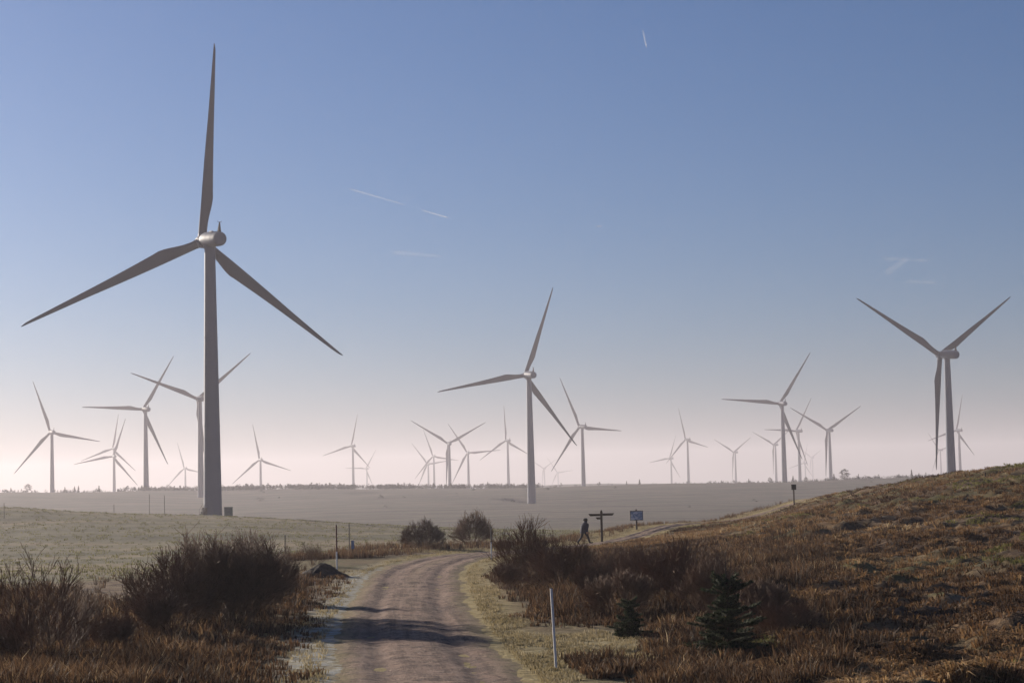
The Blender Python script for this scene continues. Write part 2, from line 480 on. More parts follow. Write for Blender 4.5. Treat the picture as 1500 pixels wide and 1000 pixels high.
def build_ground():
    ys = [-45.0]
    while ys[-1] < 6600:
        y = ys[-1]
        ys.append(y + max(.16, .0042*max(y, 0)+.10) + (1.2 if y < 18 else 0))
    ys = np.array(ys)
    inner = np.arange(-.30, .3001, .0027)
    outer = .30*np.exp(np.linspace(.02, 2.0, 34))
    us = np.concatenate([-outer[::-1], inner, outer])
    Y, U = np.meshgrid(ys, us, indexing='ij')
    X = U*(Y+70.0)
    x, y = X.ravel(), Y.ravel()
    rd, side = road_dist(x, y)
    z = height(x, y, rd)
    z = z-.06*(1-sstep(-1.0, .1, rd))
    nr, nc = X.shape
    i = np.arange(nr-1)[:, None]*nc+np.arange(nc-1)[None]
    q = np.stack([i, i+1, i+nc+1, i+nc], -1).reshape(-1, 4)
    nb = fbm(x*.35, y*.2, 77, 3)
    wid = .9+.8*nb
    verge = (1-sstep(wid*.5, wid+.8, rd)) * (1-sstep(220, 300, y))
    # clearing at the passing place, right of the track
    clear = np.exp(-(((x-3.2)/2.6)**2+((y-52)/5.0)**2))
    verge = np.clip(np.maximum(verge, clear*1.2*(rd > 0)), 0, 1)
    edge_grass = sstep(.05, .6, vnoise(x*.1, y*.1, 5)+.3)*sstep(128, 150, y)*(1-sstep(185, 260, y))*(rd < 7)*.7
    verge = np.maximum(verge, edge_grass)
    frost = np.clip((1-sstep(.3, 1.5, rd))*(side > 0)*(rd > -.4)*(1-sstep(95, 120, y))*1.0, 0, 1)*.95
    frost = np.maximum(frost, .25*clear)
    frost = np.maximum(frost, .12*sstep(.1, .6, fbm(x*.3, y*.3, 15, 3))*sstep(.1, .18, x/(np.abs(y)+10))*(y < 200))
    field = sstep(140, 200, y+20*vnoise(x*.03, y*.03, 8)) * (1-sstep(-60, 120, x-.09*y+0*x)*0)
    rightmoor = sstep(.03, .07, x/(y+10))*(1-sstep(225, 260, y))
    field = field*(1-rightmoor)
    far = sstep(480, 620, y)
    o = np_mesh('ground', np.stack([x, y, z], -1), quads=q, mat=M['ground'], smooth=True,
                attrs={'verge': verge, 'frost': frost, 'field': field, 'far': far})
    tag(o, kind='structure')
    return z
ZG = build_ground()

def build_track():
    n = len(LINE)
    # resample about every 0.3 m
    seg = np.hypot(*np.diff(LINE[:, :2], axis=0).T); s = np.concatenate([[0], np.cumsum(seg)])
    ss = np.arange(0, s[-1], .3)
    L = np.stack([np.interp(ss, s, LINE[:, k]) for k in range(3)], -1)
    tg = np.gradient(L[:, :2], axis=0); tg /= np.linalg.norm(tg, axis=1)[:, None]
    nrm = np.stack([-tg[:, 1], tg[:, 0]], -1)
    m = 29
    t = np.linspace(-1, 1, m)
    rag_l = 1+.10*fbm(ss*.9, ss*0+3, 5, 4); rag_r = 1+.10*fbm(ss*.9, ss*0+9, 6, 4)
    wob = np.where(t[None] < 0, rag_r[:, None], rag_l[:, None])
    off = t[None]*L[:, 2:3]*wob
    X = L[:, 0:1]+nrm[:, 0:1]*off; Y = L[:, 1:2]+nrm[:, 1:2]*off
    x, y = X.ravel(), Y.ravel()
    z = base_height(x, y)
    tt = np.tile(t, len(ss))
    rut = np.exp(-((np.abs(tt)-.45)/.13)**2)
    crown = .03*(1-tt**2)
    z = z + crown - .075*rut + .05*fbm(x*.9, y*.55, 91, 4) + .035*fbm(x*3, y*2.2, 95, 3) - .055*sstep(.62, 1.0, np.abs(tt)) + .012
    rut = rut*(.6+.4*fbm(x*.2, y*.2, 33, 3))
    edge = sstep(.55, .95, np.abs(tt)+.12*fbm(x*.8, y*.8, 44, 3))
    mid = .35*np.exp(-(tt/.12)**2)*sstep(60, 120, y)
    i = np.arange(len(ss)-1)[:, None]*m+np.arange(m-1)[None]
    q = np.stack([i, i+m, i+m+1, i+1], -1).reshape(-1, 4)[:, ::-1]
    o = np_mesh('track', np.stack([x, y, z], -1), quads=q, mat=M['track'], smooth=True, attrs={'across': tt, 'along': np.repeat(ss, m), 'rut': np.clip(rut, 0, 1), 'edge': np.clip(edge+mid, 0, 1)})
    tag(o, kind='structure')
build_track()

# ------------------------------------------------------------------ wind turbines
def ring(r, z, n=40, cx=0, cy=0):
    return [(cx+r*math.cos(2*math.pi*k/n), cy+r*math.sin(2*math.pi*k/n), z) for k in range(n)]
def yring(r, y, zc=0, n=28, sx=1, sz=1, flat=None):
    out = []
    for k in range(n):
        a = 2*math.pi*k/n
        out.append((sx*r*math.cos(a), y, zc+sz*r*math.sin(a)))
    return out
def tower_mesh():
    m = MB()
    rs = []
    top = HUB-1.75
    for k in range(13):
        z = top*k/12; r = 2.08-(2.08-1.2)*(k/12)**1.05
        rs.append(ring(r, z))
    m.rings(rs)
    for z in (0.0, top*.33, top*.66):                    # section flanges, just proud of the shell
        r = 2.08-(2.08-1.2)*(z/top)**1.05
        m.rings([ring(r+.035, z-.10), ring(r+.035, z+.16)])
    return m
def blade_mesh():
    m = MB(); L = 46.5; st = 34; n = 18; rs = []
    cone = math.radians(3)
    for i in range(st+1):
        s = (i/st)**.9
        z = 1.0+s*(L-1.0)
        blend = min(1, max(0, (z-2.2)/8.5)); blend = blend*blend*(3-2*blend)
        le = -1.0+.55*s**1.0 - .25*math.sin(math.pi*min(1, s*1.6))*.5
        if z < 11.5: te = .95+(2.15-.95)*(blend**1.2)
        else:
            q = (z-11.5)/(L-11.5); te = 2.15*(1-q)**1.0*.93+.02 - .28*q*0
            te = te*(1-.12*math.sin(math.pi*q))
        if s > .97: te = le+(te-le)*(1-(s-.97)/.03*.6)
        c = te-le
        th = 1.9*(1-blend)+blend*max(.10, .27*c*(1-.45*s))
        tw = math.radians(13*(1-s)**2.2)*blend
        r = []
        for k in range(n):
            a = 2*math.pi*k/n
            cx, cy = math.cos(a), math.sin(a)
            # circle -> airfoil
            x = le+c*(.5-.5*cx)
            u = (x-le)/c
            foil = 1.9*(math.sqrt(max(u, 0))*(1-u)**.9)
            y = (cy*(1-blend)+blend*(foil*(1 if cy > 0 else -.65 if cy < 0 else 0)))*th/2
            y += math.sin(math.pi*s/2)**2*0.0
            xr, yr = x*math.cos(tw)-y*math.sin(tw), x*math.sin(tw)+y*math.cos(tw)
            r.append((xr, yr+math.sin(cone)*z, z*math.cos(cone)))
        rs.append(r)
    m.rings(rs)
    return m
def nacelle_mesh():
    # local origin on the rotor axis above the tower; rotor axis +Y
    m = MB()
    prof = [(2.75, 1.25), (2.55, 1.5), (1.8, 1.68), (0, 1.75), (-3, 1.72), (-5.2, 1.66), (-5.75, 1.58), (-5.95, 1.3), (-6.0, .9)]
    m.rings([yring(r, y, 0, 28) for y, r in prof])
    m.rings([ring(1.32, -1.9, 28), ring(1.5, -1.35, 28)])                      # yaw collar
    for x in (-.8, .8): m.box((x, -2.5, 1.72), (.5, 1.4, .22))                 # roof hatches
    return m
def rib_mesh():
    m = MB()
    for y in (1.2, -1.0, -3.2, -5.0):
        m.rings([yring(1.775, y+.07), yring(1.775, y-.07)], cap=False)
    return m
def mast_mesh():
    m = MB()
    m.rings([[(.32*sx, -5.1+.42*sy, 1.5) for sx, sy in ((1,1),(-1,1),(-1,-1),(1,-1))],
             [(.10*sx, -5.15+.10*sy, 3.75) for sx, sy in ((1,1),(-1,1),(-1,-1),(1,-1))]])
    m.box((0, -5.15, 3.78), (.9, .07, .07)); m.box((0, -5.15, 3.82), (.07, .9, .07))
    for x in (-.42, .42): m.tube([(x, -5.15, 3.8), (x, -5.15, 4.1)], [.05, .05], 6)
    return m
def hub_mesh():
    m = MB()
    m.rings([yring(r, y, 0, 28) for y, r in [(-1.35, 1.3), (-1.2, 1.45), (0, 1.55), (.9, 1.4), (1.6, 1.05), (2.1, .6), (2.35, .15)]])
    for k in range(3):
        a = k*2*math.pi/3; d = Vector((math.sin(a), 0, math.cos(a)))
        m.tube([d*.6, d*1.75], [1.06, 1.06], 20)
    return m
PROTO = {}
def turbine(t, first):
    key, hx, hy, hz, psi, phi, label = t
    b = turb_base(t)
    root = thing('wind_turbine', label, 'wind turbine', tuple(b), math.radians(psi), 'wind turbines across the moor')
    def part(name, builder, mat, parent, smooth=True):
        if name not in PROTO:
            o = builder().build(name, mat, None, smooth)
            PROTO[name] = o
            o.parent = parent
            if smooth:
                o.data.set_sharp_from_angle(angle=math.radians(40))
            return o
        o = PROTO[name].copy()
        return link(o, parent)
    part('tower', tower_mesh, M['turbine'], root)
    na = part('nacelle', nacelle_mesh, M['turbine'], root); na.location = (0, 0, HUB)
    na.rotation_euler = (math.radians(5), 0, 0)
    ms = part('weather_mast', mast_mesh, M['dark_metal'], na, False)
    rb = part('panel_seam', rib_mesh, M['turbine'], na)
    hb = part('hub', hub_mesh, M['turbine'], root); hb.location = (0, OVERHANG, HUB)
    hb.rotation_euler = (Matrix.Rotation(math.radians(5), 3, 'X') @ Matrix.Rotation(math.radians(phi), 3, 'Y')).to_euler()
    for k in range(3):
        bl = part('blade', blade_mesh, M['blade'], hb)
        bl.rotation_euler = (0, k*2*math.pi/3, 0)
    return root
for i, t in enumerate(TURB):
    r = turbine(t, i == 0)
    if t[0] == 'big':
        m = MB(); m.box((-2.25, -.5, .9), (.5, 1.4, 1.8)); m.box((-2.7, -.5, .45), (.5, 1.3, .9)); m.box((-3.1, -.5, .2), (.35, 1.3, .4))
        s = m.build('door_steps', M['dark_metal'], r)
        m = MB()
        for y in (-1.15, .15):
            m.tube([(-3.25, y, .3), (-3.25, y, 1.3), (-2.3, y, 2.7)], [.03]*3, 6); m.tube([(-2.6, y, 1.0), (-2.6, y, 2.2)], [.03]*2, 6)
        m.build('handrail', M['dark_metal'], r)

# transformer cabinet beside the largest turbine
b = turb_base(TURB[0])
cx, cy = b[0]+3.6, b[1]-.3
cab = thing('transformer_cabinet', 'green metal transformer cabinet at the foot of the largest turbine', 'cabinet', (cx, cy, H(cx, cy)-.1), math.radians(8))
MB().box((0, 0, 1.1), (1.9, 1.7, 2.2)).build('body', M['cabinet'], cab)
MB().box((0, 0, 2.26), (2.05, 1.85, .12)).build('roof', M['cabinet'], cab)
for x in (-.48, .48):
    d_ = MB().box((x, -.87, 1.1), (.9, .04, 1.95)).build('door', M['cabinet'], cab)
    MB().box((x-.36*np.sign(x), -.91, 1.1), (.05, .05, .25)).build('handle', M['dark_metal'], d_)

# ------------------------------------------------------------------ ridge trees
def conifer_arrays(h, r, seed, n=70, round_=False):
    g = np.random.default_rng(seed)
    V, T, tint = [], [], []
    for k in range(n):
        f = g.random()**.8
        z = h*(.1+.9*f)
        rr = (r*math.sqrt(max(.02, 1-(2*f-.95)**2)) if round_ else r*(1-f)**.85+.04)*g.uniform(.55, 1.15)
        a = g.uniform(0, 2*math.pi); w = (.10+.22*(1-f))*r*g.uniform(.7, 1.5)+.06
        d = np.array([math.cos(a), math.sin(a), 0]); p = np.array([-d[1], d[0], 0])
        base = np.array([0, 0, z+.12*h*(1-f)*.5])
        tip = d*rr+np.array([0, 0, z-(.0 if round_ else .05*h)])
        if round_: base = d*rr*.3+np.array([0, 0, z])
        b0 = len(V)
        V += [base+p*w*.3, base-p*w*.3, d*rr*.6+p*w+np.array([0, 0, z]), d*rr*.6-p*w+np.array([0, 0, z+.05*h]), tip]
        T += [(b0, b0+1, b0+3), (b0, b0+3, b0+2), (b0+2, b0+3, b0+4)]
        tint += [g.random()]*5
    if not round_:
        b0 = len(V)
        V += [np.array([.06*r, 0, h*.8]), np.array([-.03*r, .05*r, h*.8]), np.array([-.03*r, -.05*r, h*.8]), np.array([0, 0, h*1.08])]
        T += [(b0, b0+1, b0+3), (b0+1, b0+2, b0+3), (b0+2, b0, b0+3)]
        tint += [.3]*4
    return np.array(V), np.array(T), np.array(tint)
# countable trees on the skyline: (px, D, height, radius, round, label)
SOLO = [
    (1238, 1376, 6.2, 3.6, True, 'round bushy tree standing highest on the right ridge'),
    (41, 1372, 4.4, 2.6, True, 'round tree alone on the left end of the ridge'),
    (95, 1374, 3.2, 1.0, False, 'small conifer on the ridge, left one of a loose trio by the leftmost turbine'),
    (109, 1374, 3.4, 1.2, False, 'small conifer in the loose trio right of the leftmost turbine'),
    (115, 1376, 3.8, 1.1, False, 'pointed conifer, tallest of the loose trio right of the leftmost turbine'),
    (145, 1376, 3.6, 1.5, False, 'conifer on the ridge just left of the overlapping turbine pair'),
    (16, 1374, 2.6, .9, False, 'smallest conifer near the left edge of the ridge'),
    (937, 1382, 3.4, 1.1, False, 'small conifer on the bare ridge above the info board'),
    (918, 1382, 2.6, .9, False, 'short conifer on the bare ridge above the fingerpost'),
    (1097, 1380, 3.0, .9, False, 'thin conifer on the ridge right of the lone Y-bladed turbine'),
    (1128, 1378, 3.6, 1.6, True, 'bushy tree on the ridge just left of the dark right-hand tower'),
    (1162, 1378, 4.2, 1.4, False, 'pointed conifer on the ridge between the dark tower and its paler neighbour'),
    (1181, 1378, 3.2, 1.5, True, 'low bushy tree on the ridge under the tiny faint turbines'),
    (1222, 1376, 4.0, 1.4, False, 'conifer on the ridge beside the tower left of the round tree'),
    (1258, 1376, 3.2, .9, False, 'pointed conifer just right of the round tree on the ridge'),
    (1336, 1376, 4.6, 1.2, False, 'tallest pointed conifer just left of the hill on the right'),
    (592, 1384, 3.4, 1.0, False, 'conifer on the ridge left of the middle turbine cluster'),
]
for px, D, h, r, rd_, label in SOLO:
    h *= 1.3; r *= 1.25
    d = ray(px, 712); x, y = d[0]*D, D
    root = thing('ridge_tree', label, 'tree', (x, y, H(x, y)-.1), random.uniform(0, 6), 'single trees along the ridge')
    MB().tube([(0, 0, 0), (.03, .02, h*.45), (0, 0, h*.8)], [.16, .11, .04], 6).build('trunk', M['spruce_bark'], root)
    V, T, ti = conifer_arrays(h, r, int(px), 110 if rd_ else 80, rd_)
    np_mesh('crown', V, tris=T, mat=M['far_needles'], parent=root, attrs={'tint': ti})
def ridge_wood():
    Vs, Ts, Ti = [], [], []; b0 = 0
    g = np.random.default_rng(5)
    protos = [conifer_arrays(1.0, .34, 100+k, 22) for k in range(6)] + [conifer_arrays(1.0, .55, 140+k, 24, True) for k in range(2)]
    n = 0
    while n < 4600:
        px = g.uniform(-250, 1750); D = g.uniform(1372, 1470)
        # belts: dense between 300 and 780 px, thinner elsewhere
        dens = .25+.75*(170 < px < 790)+.35*(1080 < px)
        dens *= .35+.65*(vnoise(np.array([px*.03]), np.array([2.0]), 12)[0] > -.25)
        if 790 < px < 1040: dens *= .35
        if g.random() > dens: continue
        d = ray(px, 712); x, y = d[0]*D, D
        h = g.uniform(1.2, 3.0)*(1.2 if 170 < px < 790 else .9)*(1.35 if g.random() < .08 else 1)
        V, T, ti = protos[g.integers(0, 8)]
        a = g.uniform(0, 6.28); c, s = math.cos(a), math.sin(a)
        W = V*np.array([h*g.uniform(1.1, 1.9)]*2+[h])
        W = np.stack([c*W[:, 0]-s*W[:, 1], s*W[:, 0]+c*W[:, 1], W[:, 2]], -1)+np.array([x, y, 0])
        Vs.append(W); Ts.append(T+b0); Ti.append(ti); b0 += len(V); n += 1
    # scattered dark scrub on the slope below the ridge
    for _ in range(130):
        x = g.uniform(-350, 420); y = g.uniform(860, 1300)
        if vnoise(np.array([x*.012]), np.array([y*.02]), 66)[0] < .15 and g.random() > .1: continue
        h = g.uniform(.8, 3.0)
        V, T, ti = protos[g.integers(0, 8)]
        W = V*np.array([h*3.2, h*2.0, h*.8])+np.array([x, y, 0])
        Vs.append(W); Ts.append(T+b0); Ti.append(ti); b0 += len(V)
    V = np.concatenate(Vs)
    # stand each on the ground
    roots = np.concatenate([np.full(len(v), i) for i, v in enumerate(Vs)])
    cx = np.array([v[:, 0].mean() for v in Vs]); cy = np.array([v[:, 1].mean() for v in Vs])
    V[:, 2] += (height(cx, cy)-.1)[roots]
    o = np_mesh('ridge_conifers', V, tris=np.concatenate(Ts), mat=M['far_needles'], attrs={'tint': np.concatenate(Ti)})
    tag(o, 'far belt of small conifers and scrub along the misty ridge', 'conifers', kind='stuff')
ridge_wood()

# ------------------------------------------------------------------ shrubs
def grow(seed, height_, spread, stems, levels, twig=1.0, upright=.5, env=None):
    """bare multi-stemmed shrub: returns (thick stem polylines, thin twig polylines)"""
    g = random.Random(seed)
    thick, thin = [], []
    def branch(p, d, length, r, lev):
        pts = [p.copy()]; rad = [r]
        n = 5 if lev < 2 else 4
        dd = d.copy()
        for i in range(n):
            dd = (dd+Vector((g.gauss(0, .13), g.gauss(0, .13), g.gauss(0, .08)+upright*.10))).normalized()
            q = pts[-1]+dd*length/n
            if env and (math.hypot(q.x, q.y)/env[0])**2+(max(q.z, 0)/env[1])**2 > 1+(g.uniform(-.5, .2) if lev < 2 else g.uniform(-.35, .6)): break
            pts.append(q); rad.append(r*(1-.62*(i+1)/n))
        n = len(pts)-1
        if n < 1: return
        (thick if lev < 2 else thin).append((pts, rad))
        if lev >= levels: return
        k = (g.randint(6, 8), g.randint(5, 7), g.randint(3, 5))[lev]
        for j in range(k):
            f = g.uniform(.25, 1.0) if lev else g.uniform(.2, 1.0)
            idx = min(n-1, int(f*n)); q = pts[idx].lerp(pts[idx+1], f*n-idx if f < 1 else 1)
            sd = (pts[idx+1]-pts[idx]).normalized()
            side = sd.orthogonal().normalized(); side.rotate(Matrix.Rotation(g.uniform(0, 6.283), 3, sd))
            a = g.uniform(.25, .65)
            nd_ = (sd*math.cos(a)+side*math.sin(a)+Vector((0, 0, .12*upright))).normalized()
            branch(q, nd_, length*g.uniform(.46, .72), rad[idx]*g.uniform(.45, .62), lev+1)
    for s_ in range(stems):
        a = 2*math.pi*s_/stems+g.uniform(-.4, .4); t = g.uniform(.15, 1)*spread
        d = Vector((math.cos(a)*t, math.sin(a)*t, 1)).normalized()
        branch(Vector((math.cos(a)*.12*g.random(), math.sin(a)*.12*g.random(), -.15)), d, height_*g.uniform(.6, .85), .022*height_/2.5*g.uniform(.8, 1.4), 0)
    return thick, thin
def lines_to_mesh(name, lines, mat, minr, sides=3):
    V, Q = [], []; b = 0
    for pts, rad in lines:
        n = len(pts)
        for i, p in enumerate(pts):
            d = (pts[min(i+1, n-1)]-pts[max(i-1, 0)]).normalized()
            a = d.orthogonal().normalized(); c = d.cross(a); r = max(rad[i], minr)
            for k in range(sides):
                t = 2*math.pi*k/sides
                V.append(p+a*(r*math.cos(t))+c*(r*math.sin(t)))
        for i in range(n-1):
            for k in range(sides):
                Q.append((b+i*sides+k, b+i*sides+(k+1) % sides, b+(i+1)*sides+(k+1) % sides, b+(i+1)*sides+k))
        b += n*sides
    me = bpy.data.meshes.new(name)
    me.from_pydata([tuple(v) for v in V], [], Q); me.update(); me.materials.append(mat)
    return me
SHRUB = {}
def shrub_proto(key, *args, mat='bark', minr=.0065):
    th, tn = grow(*args)
    SHRUB[key] = (lines_to_mesh('stems', th, M[mat], .006, 5), lines_to_mesh('twigs', tn, M[mat], minr, 3))
shrub_proto('wide1', 11, 2.4, 1.5, 17, 3, 1.0, .45, (2.35, 2.45))
shrub_proto('wide2', 12, 2.2, 1.5, 15, 3, 1.0, .45, (1.85, 2.2))
shrub_proto('open', 13, 2.6, .75, 4, 3, 1.0, .6)
shrub_proto('upright', 14, 2.2, .7, 11, 3, 1.0, .7, (1.2, 2.2))
shrub_proto('low', 15, 1.5, 1.5, 11, 3, 1.0, .4, (1.6, 1.35))
shrub_proto('round1', 16, 2.2, 1.7, 17, 3, 1.0, .4, (1.75, 2.35), mat='bark_pale', minr=.009)
shrub_proto('round2', 17, 2.3, 1.7, 16, 3, 1.0, .4, (1.8, 2.7), mat='bark', minr=.009)
def shrub(key, px, D, scale, label, group, name='bare_shrub', rz=None):
    d = ray(px, 712); x, y = d[0]*D, D
    root = thing(name, label, 'shrub', (x, y, H(x, y)-.05), random.uniform(0, 6.28) if rz is None else rz, group)
    root.scale = (scale if isinstance(scale, tuple) else (scale,)*3)
    for n_, me in zip(('stems', 'twigs'), SHRUB[key]):
        link(bpy.data.objects.new(n_, me), root)
    return root
GL, GR, GM = 'bare shrubs left of the track', 'bare shrubs right of the track', 'round bare bushes at the bend'
shrub('wide1', 308, 62, (1.12, 1.05, 1.24), 'broad dense leafless bush, largest on the left bank', GL)
shrub('wide2', 372, 65, (.95, 1.0, 1.28), 'tall leafless bush at the right shoulder of the large left bush', GL)
shrub('wide2', 252, 60, (1.05, 1.0, 1.12), 'leafless bush at the left flank of the large left bush', GL)
shrub('wide1', 345, 61, (1.0, 1.0, 1.2), 'leafless bush in the middle of the large left thicket', GL)
shrub('low', 228, 55, 1.1, 'low spreading bare bush in front of the large left bush', GL)
shrub('open', 58, 45, .92, 'open bare sapling with forked branches at the lower left', GL, 'bare_sapling')
shrub('open', 100, 48, .66, 'smaller bare sapling just right of the open lower-left sapling', GL, 'bare_sapling')
shrub('low', 165, 50, .8, 'low dark twiggy bush between the left saplings and the large bush', GL)
shrub('low', 8, 47, .9, 'low twiggy bush cut by the left edge of the picture', GL)
shrub('upright', 405, 72, .85, 'upright thin bush rightmost of the left bank, next to the soil heap', GL)
shrub('open', 458, 108, .48, 'small bare sapling standing behind the soil heap', GL, 'bare_sapling')
shrub('round1', 618, 136, (1.0, 1.0, .92), 'round brown bush beyond the bend, left one of two', GM)
shrub('round2', 690, 146, (1.0, 1.0, 1.05), 'round dark bush beyond the bend, right one of two', GM)
shrub('low', 738, 138, .55, 'low scrubby bush just right of the two round bushes', GM)
shrub('wide2', 772, 84, (.98, .98, 1.3), 'tall dense bush nearest the track on the right bank', GR)
shrub('low', 738, 80, .85, 'shorter bush at the left foot of the tall dense right-bank bush', GR)
shrub('wide1', 822, 77, .84, 'dark bush just right of the tall dense right-bank bush', GR)
shrub('upright', 855, 72, .62, 'upright bush below the walker', GR)
shrub('wide2', 893, 74, .80, 'bush below the fingerpost', GR)
shrub('wide1', 945, 68, .84, 'wide dark bush below the info board', GR)
shrub('wide2', 1000, 64, 1.05, 'tangled bush left of the young spruce', GR)
shrub('upright', 1035, 58, .95, 'upright twiggy bush touching the left side of the young spruce', GR)
shrub('low', 1110, 56, 1.0, 'low dark bush right of the young spruce', GR)
shrub('wide1', 1150, 52, .55, 'low brown bush at the foot of the hill, right of the spruce', GR)
shrub('low', 905, 61, 1.1, 'low bush behind the tiny spruce', GR)

# young spruces
def spruce(px, D, h, label, seed, leader=.35):
    d = ray(px, 712); x, y = d[0]*D, D
    root = thing('young_spruce', label, 'spruce', (x, y, H(x, y)-.05), 0, 'young spruces right of the track')
    g = np.random.default_rng(seed)
    MB().tube([(0, 0, 0), (.02, 0, h*.5), (0, .01, h*.85), (-.02, 0, h*1.16)], [.022*h, .014*h, .007*h, .004*h], 7).build('trunk', M['spruce_bark'], root)
    V, T, ti = [], [], []
    def needles(p0, p1, dens, ln):
        L = np.linalg.norm(p1-p0); n = max(6, int(L*dens)); dd = (p1-p0)/L
        a = np.cross(dd, [0, 0, 1]); a /= np.linalg.norm(a)+1e-9; c = np.cross(a, dd)
        t = g.random(n); ang = g.uniform(0, 6.28, n)
        for k in range(n):
            q = p0+(p1-p0)*t[k]; o = a*math.cos(ang[k])+c*math.sin(ang[k])
            tip = q+(o*.8+dd*.75)*ln*g.uniform(.7, 1.2); w = np.cross(o, dd)*.012
            b0 = len(V); V.extend([q+w, q-w, tip]); T.append((b0, b0+1, b0+2)); ti.extend([g.random()]*3)
    wh = 19
    for i in range(wh):
        f = .06+.78*(i/(wh-1)); z = h*f
        L = h*(.34 if i % 3 else .46)*(1-f)**.6*(1.0 if 2 < i else .85)
        if .58 < f < .70: L *= .62
        k = g.integers(6, 9)
        for j in range(k):
            a = 2*math.pi*j/k+g.uniform(-.5, .5); l = L*g.uniform(.45, 1.35)
            up = .05+.75*f*f+g.uniform(-.2, .25)
            p0 = np.array([0, 0, z]); p1 = p0+l*np.array([math.cos(a), math.sin(a), up])
            needles(p0, p1, 240, .075)
            for s_ in range(int(3+l*6)):
                u = g.uniform(.25, .95); sgn = 1 if s_ % 2 else -1
                q0 = p0+(p1-p0)*u; aa = a+sgn*g.uniform(.5, .9); ll = l*(1-u*.6)*.5
                needles(q0, q0+ll*np.array([math.cos(aa), math.sin(aa), up*.8]), 240, .07)
    needles(np.array([0, 0, h*.8]), np.array([0, 0, h]), 120, .035)
    np_mesh('crown', np.array(V), tris=np.array(T), mat=M['needles'], parent=root, attrs={'tint': np.array(ti)})
spruce(1060, 48, 2.15, 'young dark spruce with a bare leader shoot, tallest on the right bank', 3)
spruce(917, 54, 1.15, 'tiny spruce in the grass between the white pole and the tall spruce', 4)

# ------------------------------------------------------------------ grass and rushes
def blades(P, hgt, wid, lean, n_per, spread, tint_c, tint_w, droop=.5, seed=0):
    """P: (n,3) tuft roots; builds n*n_per bent blades as arrays"""
    g = np.random.default_rng(seed)
    n = len(P)*n_per
    root = np.repeat(P, n_per, 0)
    hh = np.repeat(np.broadcast_to(hgt, len(P)), n_per)*g.uniform(.55, 1.15, n)
    a = g.uniform(0, 2*np.pi, n); rr = np.repeat(np.broadcast_to(spread, len(P)), n_per)*np.sqrt(g.random(n))
    out = np.stack([np.cos(a), np.sin(a), np.zeros(n)], -1)
    p0 = root+out*rr[:, None]*.6
    la = g.uniform(.2, 1, n)*lean
    mid = p0+out*(la*hh*.35)[:, None]; mid[:, 2] += hh*.62
    tip = p0+out*(la*hh*(.75+droop*.6))[:, None]; tip[:, 2] += hh*(1-droop*la*.45)
    b = g.uniform(0, 2*np.pi, n); sd = np.stack([np.cos(b), np.sin(b), np.zeros(n)], -1)*(wid*g.uniform(.6, 1.3, n))[:, None]*.5
    p0[:, 2] -= .05
    V = np.stack([p0-sd, p0+sd, mid-sd*.75, mid+sd*.75, tip], 1).reshape(-1, 3)
    i = np.arange(n)*5
    T = np.stack([np.stack([i, i+1, i+3], -1), np.stack([i, i+3, i+2], -1), np.stack([i+2, i+3, i+4], -1)], 1).reshape(-1, 3)
    tc = np.repeat(np.broadcast_to(tint_c, len(P)), n_per)+g.normal(0, tint_w, n)
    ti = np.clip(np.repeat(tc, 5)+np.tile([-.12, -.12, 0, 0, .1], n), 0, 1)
    return V, T, ti
def scatter(n, box, accept, seed):
    g = np.random.default_rng(seed)
    out = []
    got = 0
    while got < n:
        # uniform in azimuth fan, area-uniform in distance blended with inverse distance
        y = box[2]+(box[3]-box[2])*g.random(20000)**1.25
        u = g.uniform(box[0], box[1], 20000); x = u*y
        k = accept(x, y, g)
        out.append(np.stack([x[k], y[k]], -1)); got += k.sum()
        if len(out) > 60: break
    p = np.concatenate(out)[:n]
    return np.concatenate([p, height(p[:, 0], p[:, 1])[:, None]], 1)
def grass_obj(name, parts, mat, label, cat):
    b = 0; V, T, ti = [], [], []
    for v, t, q in parts:
        V.append(v); T.append(t+b); ti.append(q); b += len(v)
    o = np_mesh(name, np.concatenate(V), tris=np.concatenate(T), mat=mat, attrs={'tint': np.concatenate(ti)})
    tag(o, label, cat, kind='stuff')

def px_of(x, y): return 750+F*x/y
# left bank rushes
def acc_left(x, y, g):
    rd, side = road_dist(x, y)
    nz = fbm(x*.35, y*.35, 81, 3)
    px = px_of(x, y)
    clearing = np.exp(-(((px-170)/90)**2+((y-88)/16)**2))
    lim = .5+.9*fbm(x*.5, y*.25, 83, 3)
    lim = lim+1.6*g.random(len(x))**2
    return (side > 0) & (rd > lim) & (g.random(len(x)) < np.clip(.75+.6*nz-1.1*clearing-1.0*sstep(84, 112, y), 0.02, 1))
P = scatter(7000, (-.36, .02, 37, 125), acc_left, 1)
hv = .48+.22*fbm(P[:, 0]*.25, P[:, 1]*.25, 85, 3)+.18*vnoise(P[:, 0]*9, P[:, 1]*9, 6); hv *= (1-.45*sstep(70, 120, P[:, 1]))
_rd, _ = road_dist(P[:, 0], P[:, 1]); hv *= .35+.65*sstep(.8, 4.0, _rd+1.2*vnoise(P[:, 0]*1.3, P[:, 1]*1.3, 11))
tl = .34+.34*fbm(P[:, 0]*.8, P[:, 1]*.5, 86, 3)+(vnoise(P[:, 0]*31, P[:, 1]*31, 4) > .75)*.25
grass_obj('rushes', [blades(P, hv, .030, .6, 13, .24, tl, .2, .45, 2)], M['rush'], 'russet rushes and dead grass covering the left bank', 'rushes')
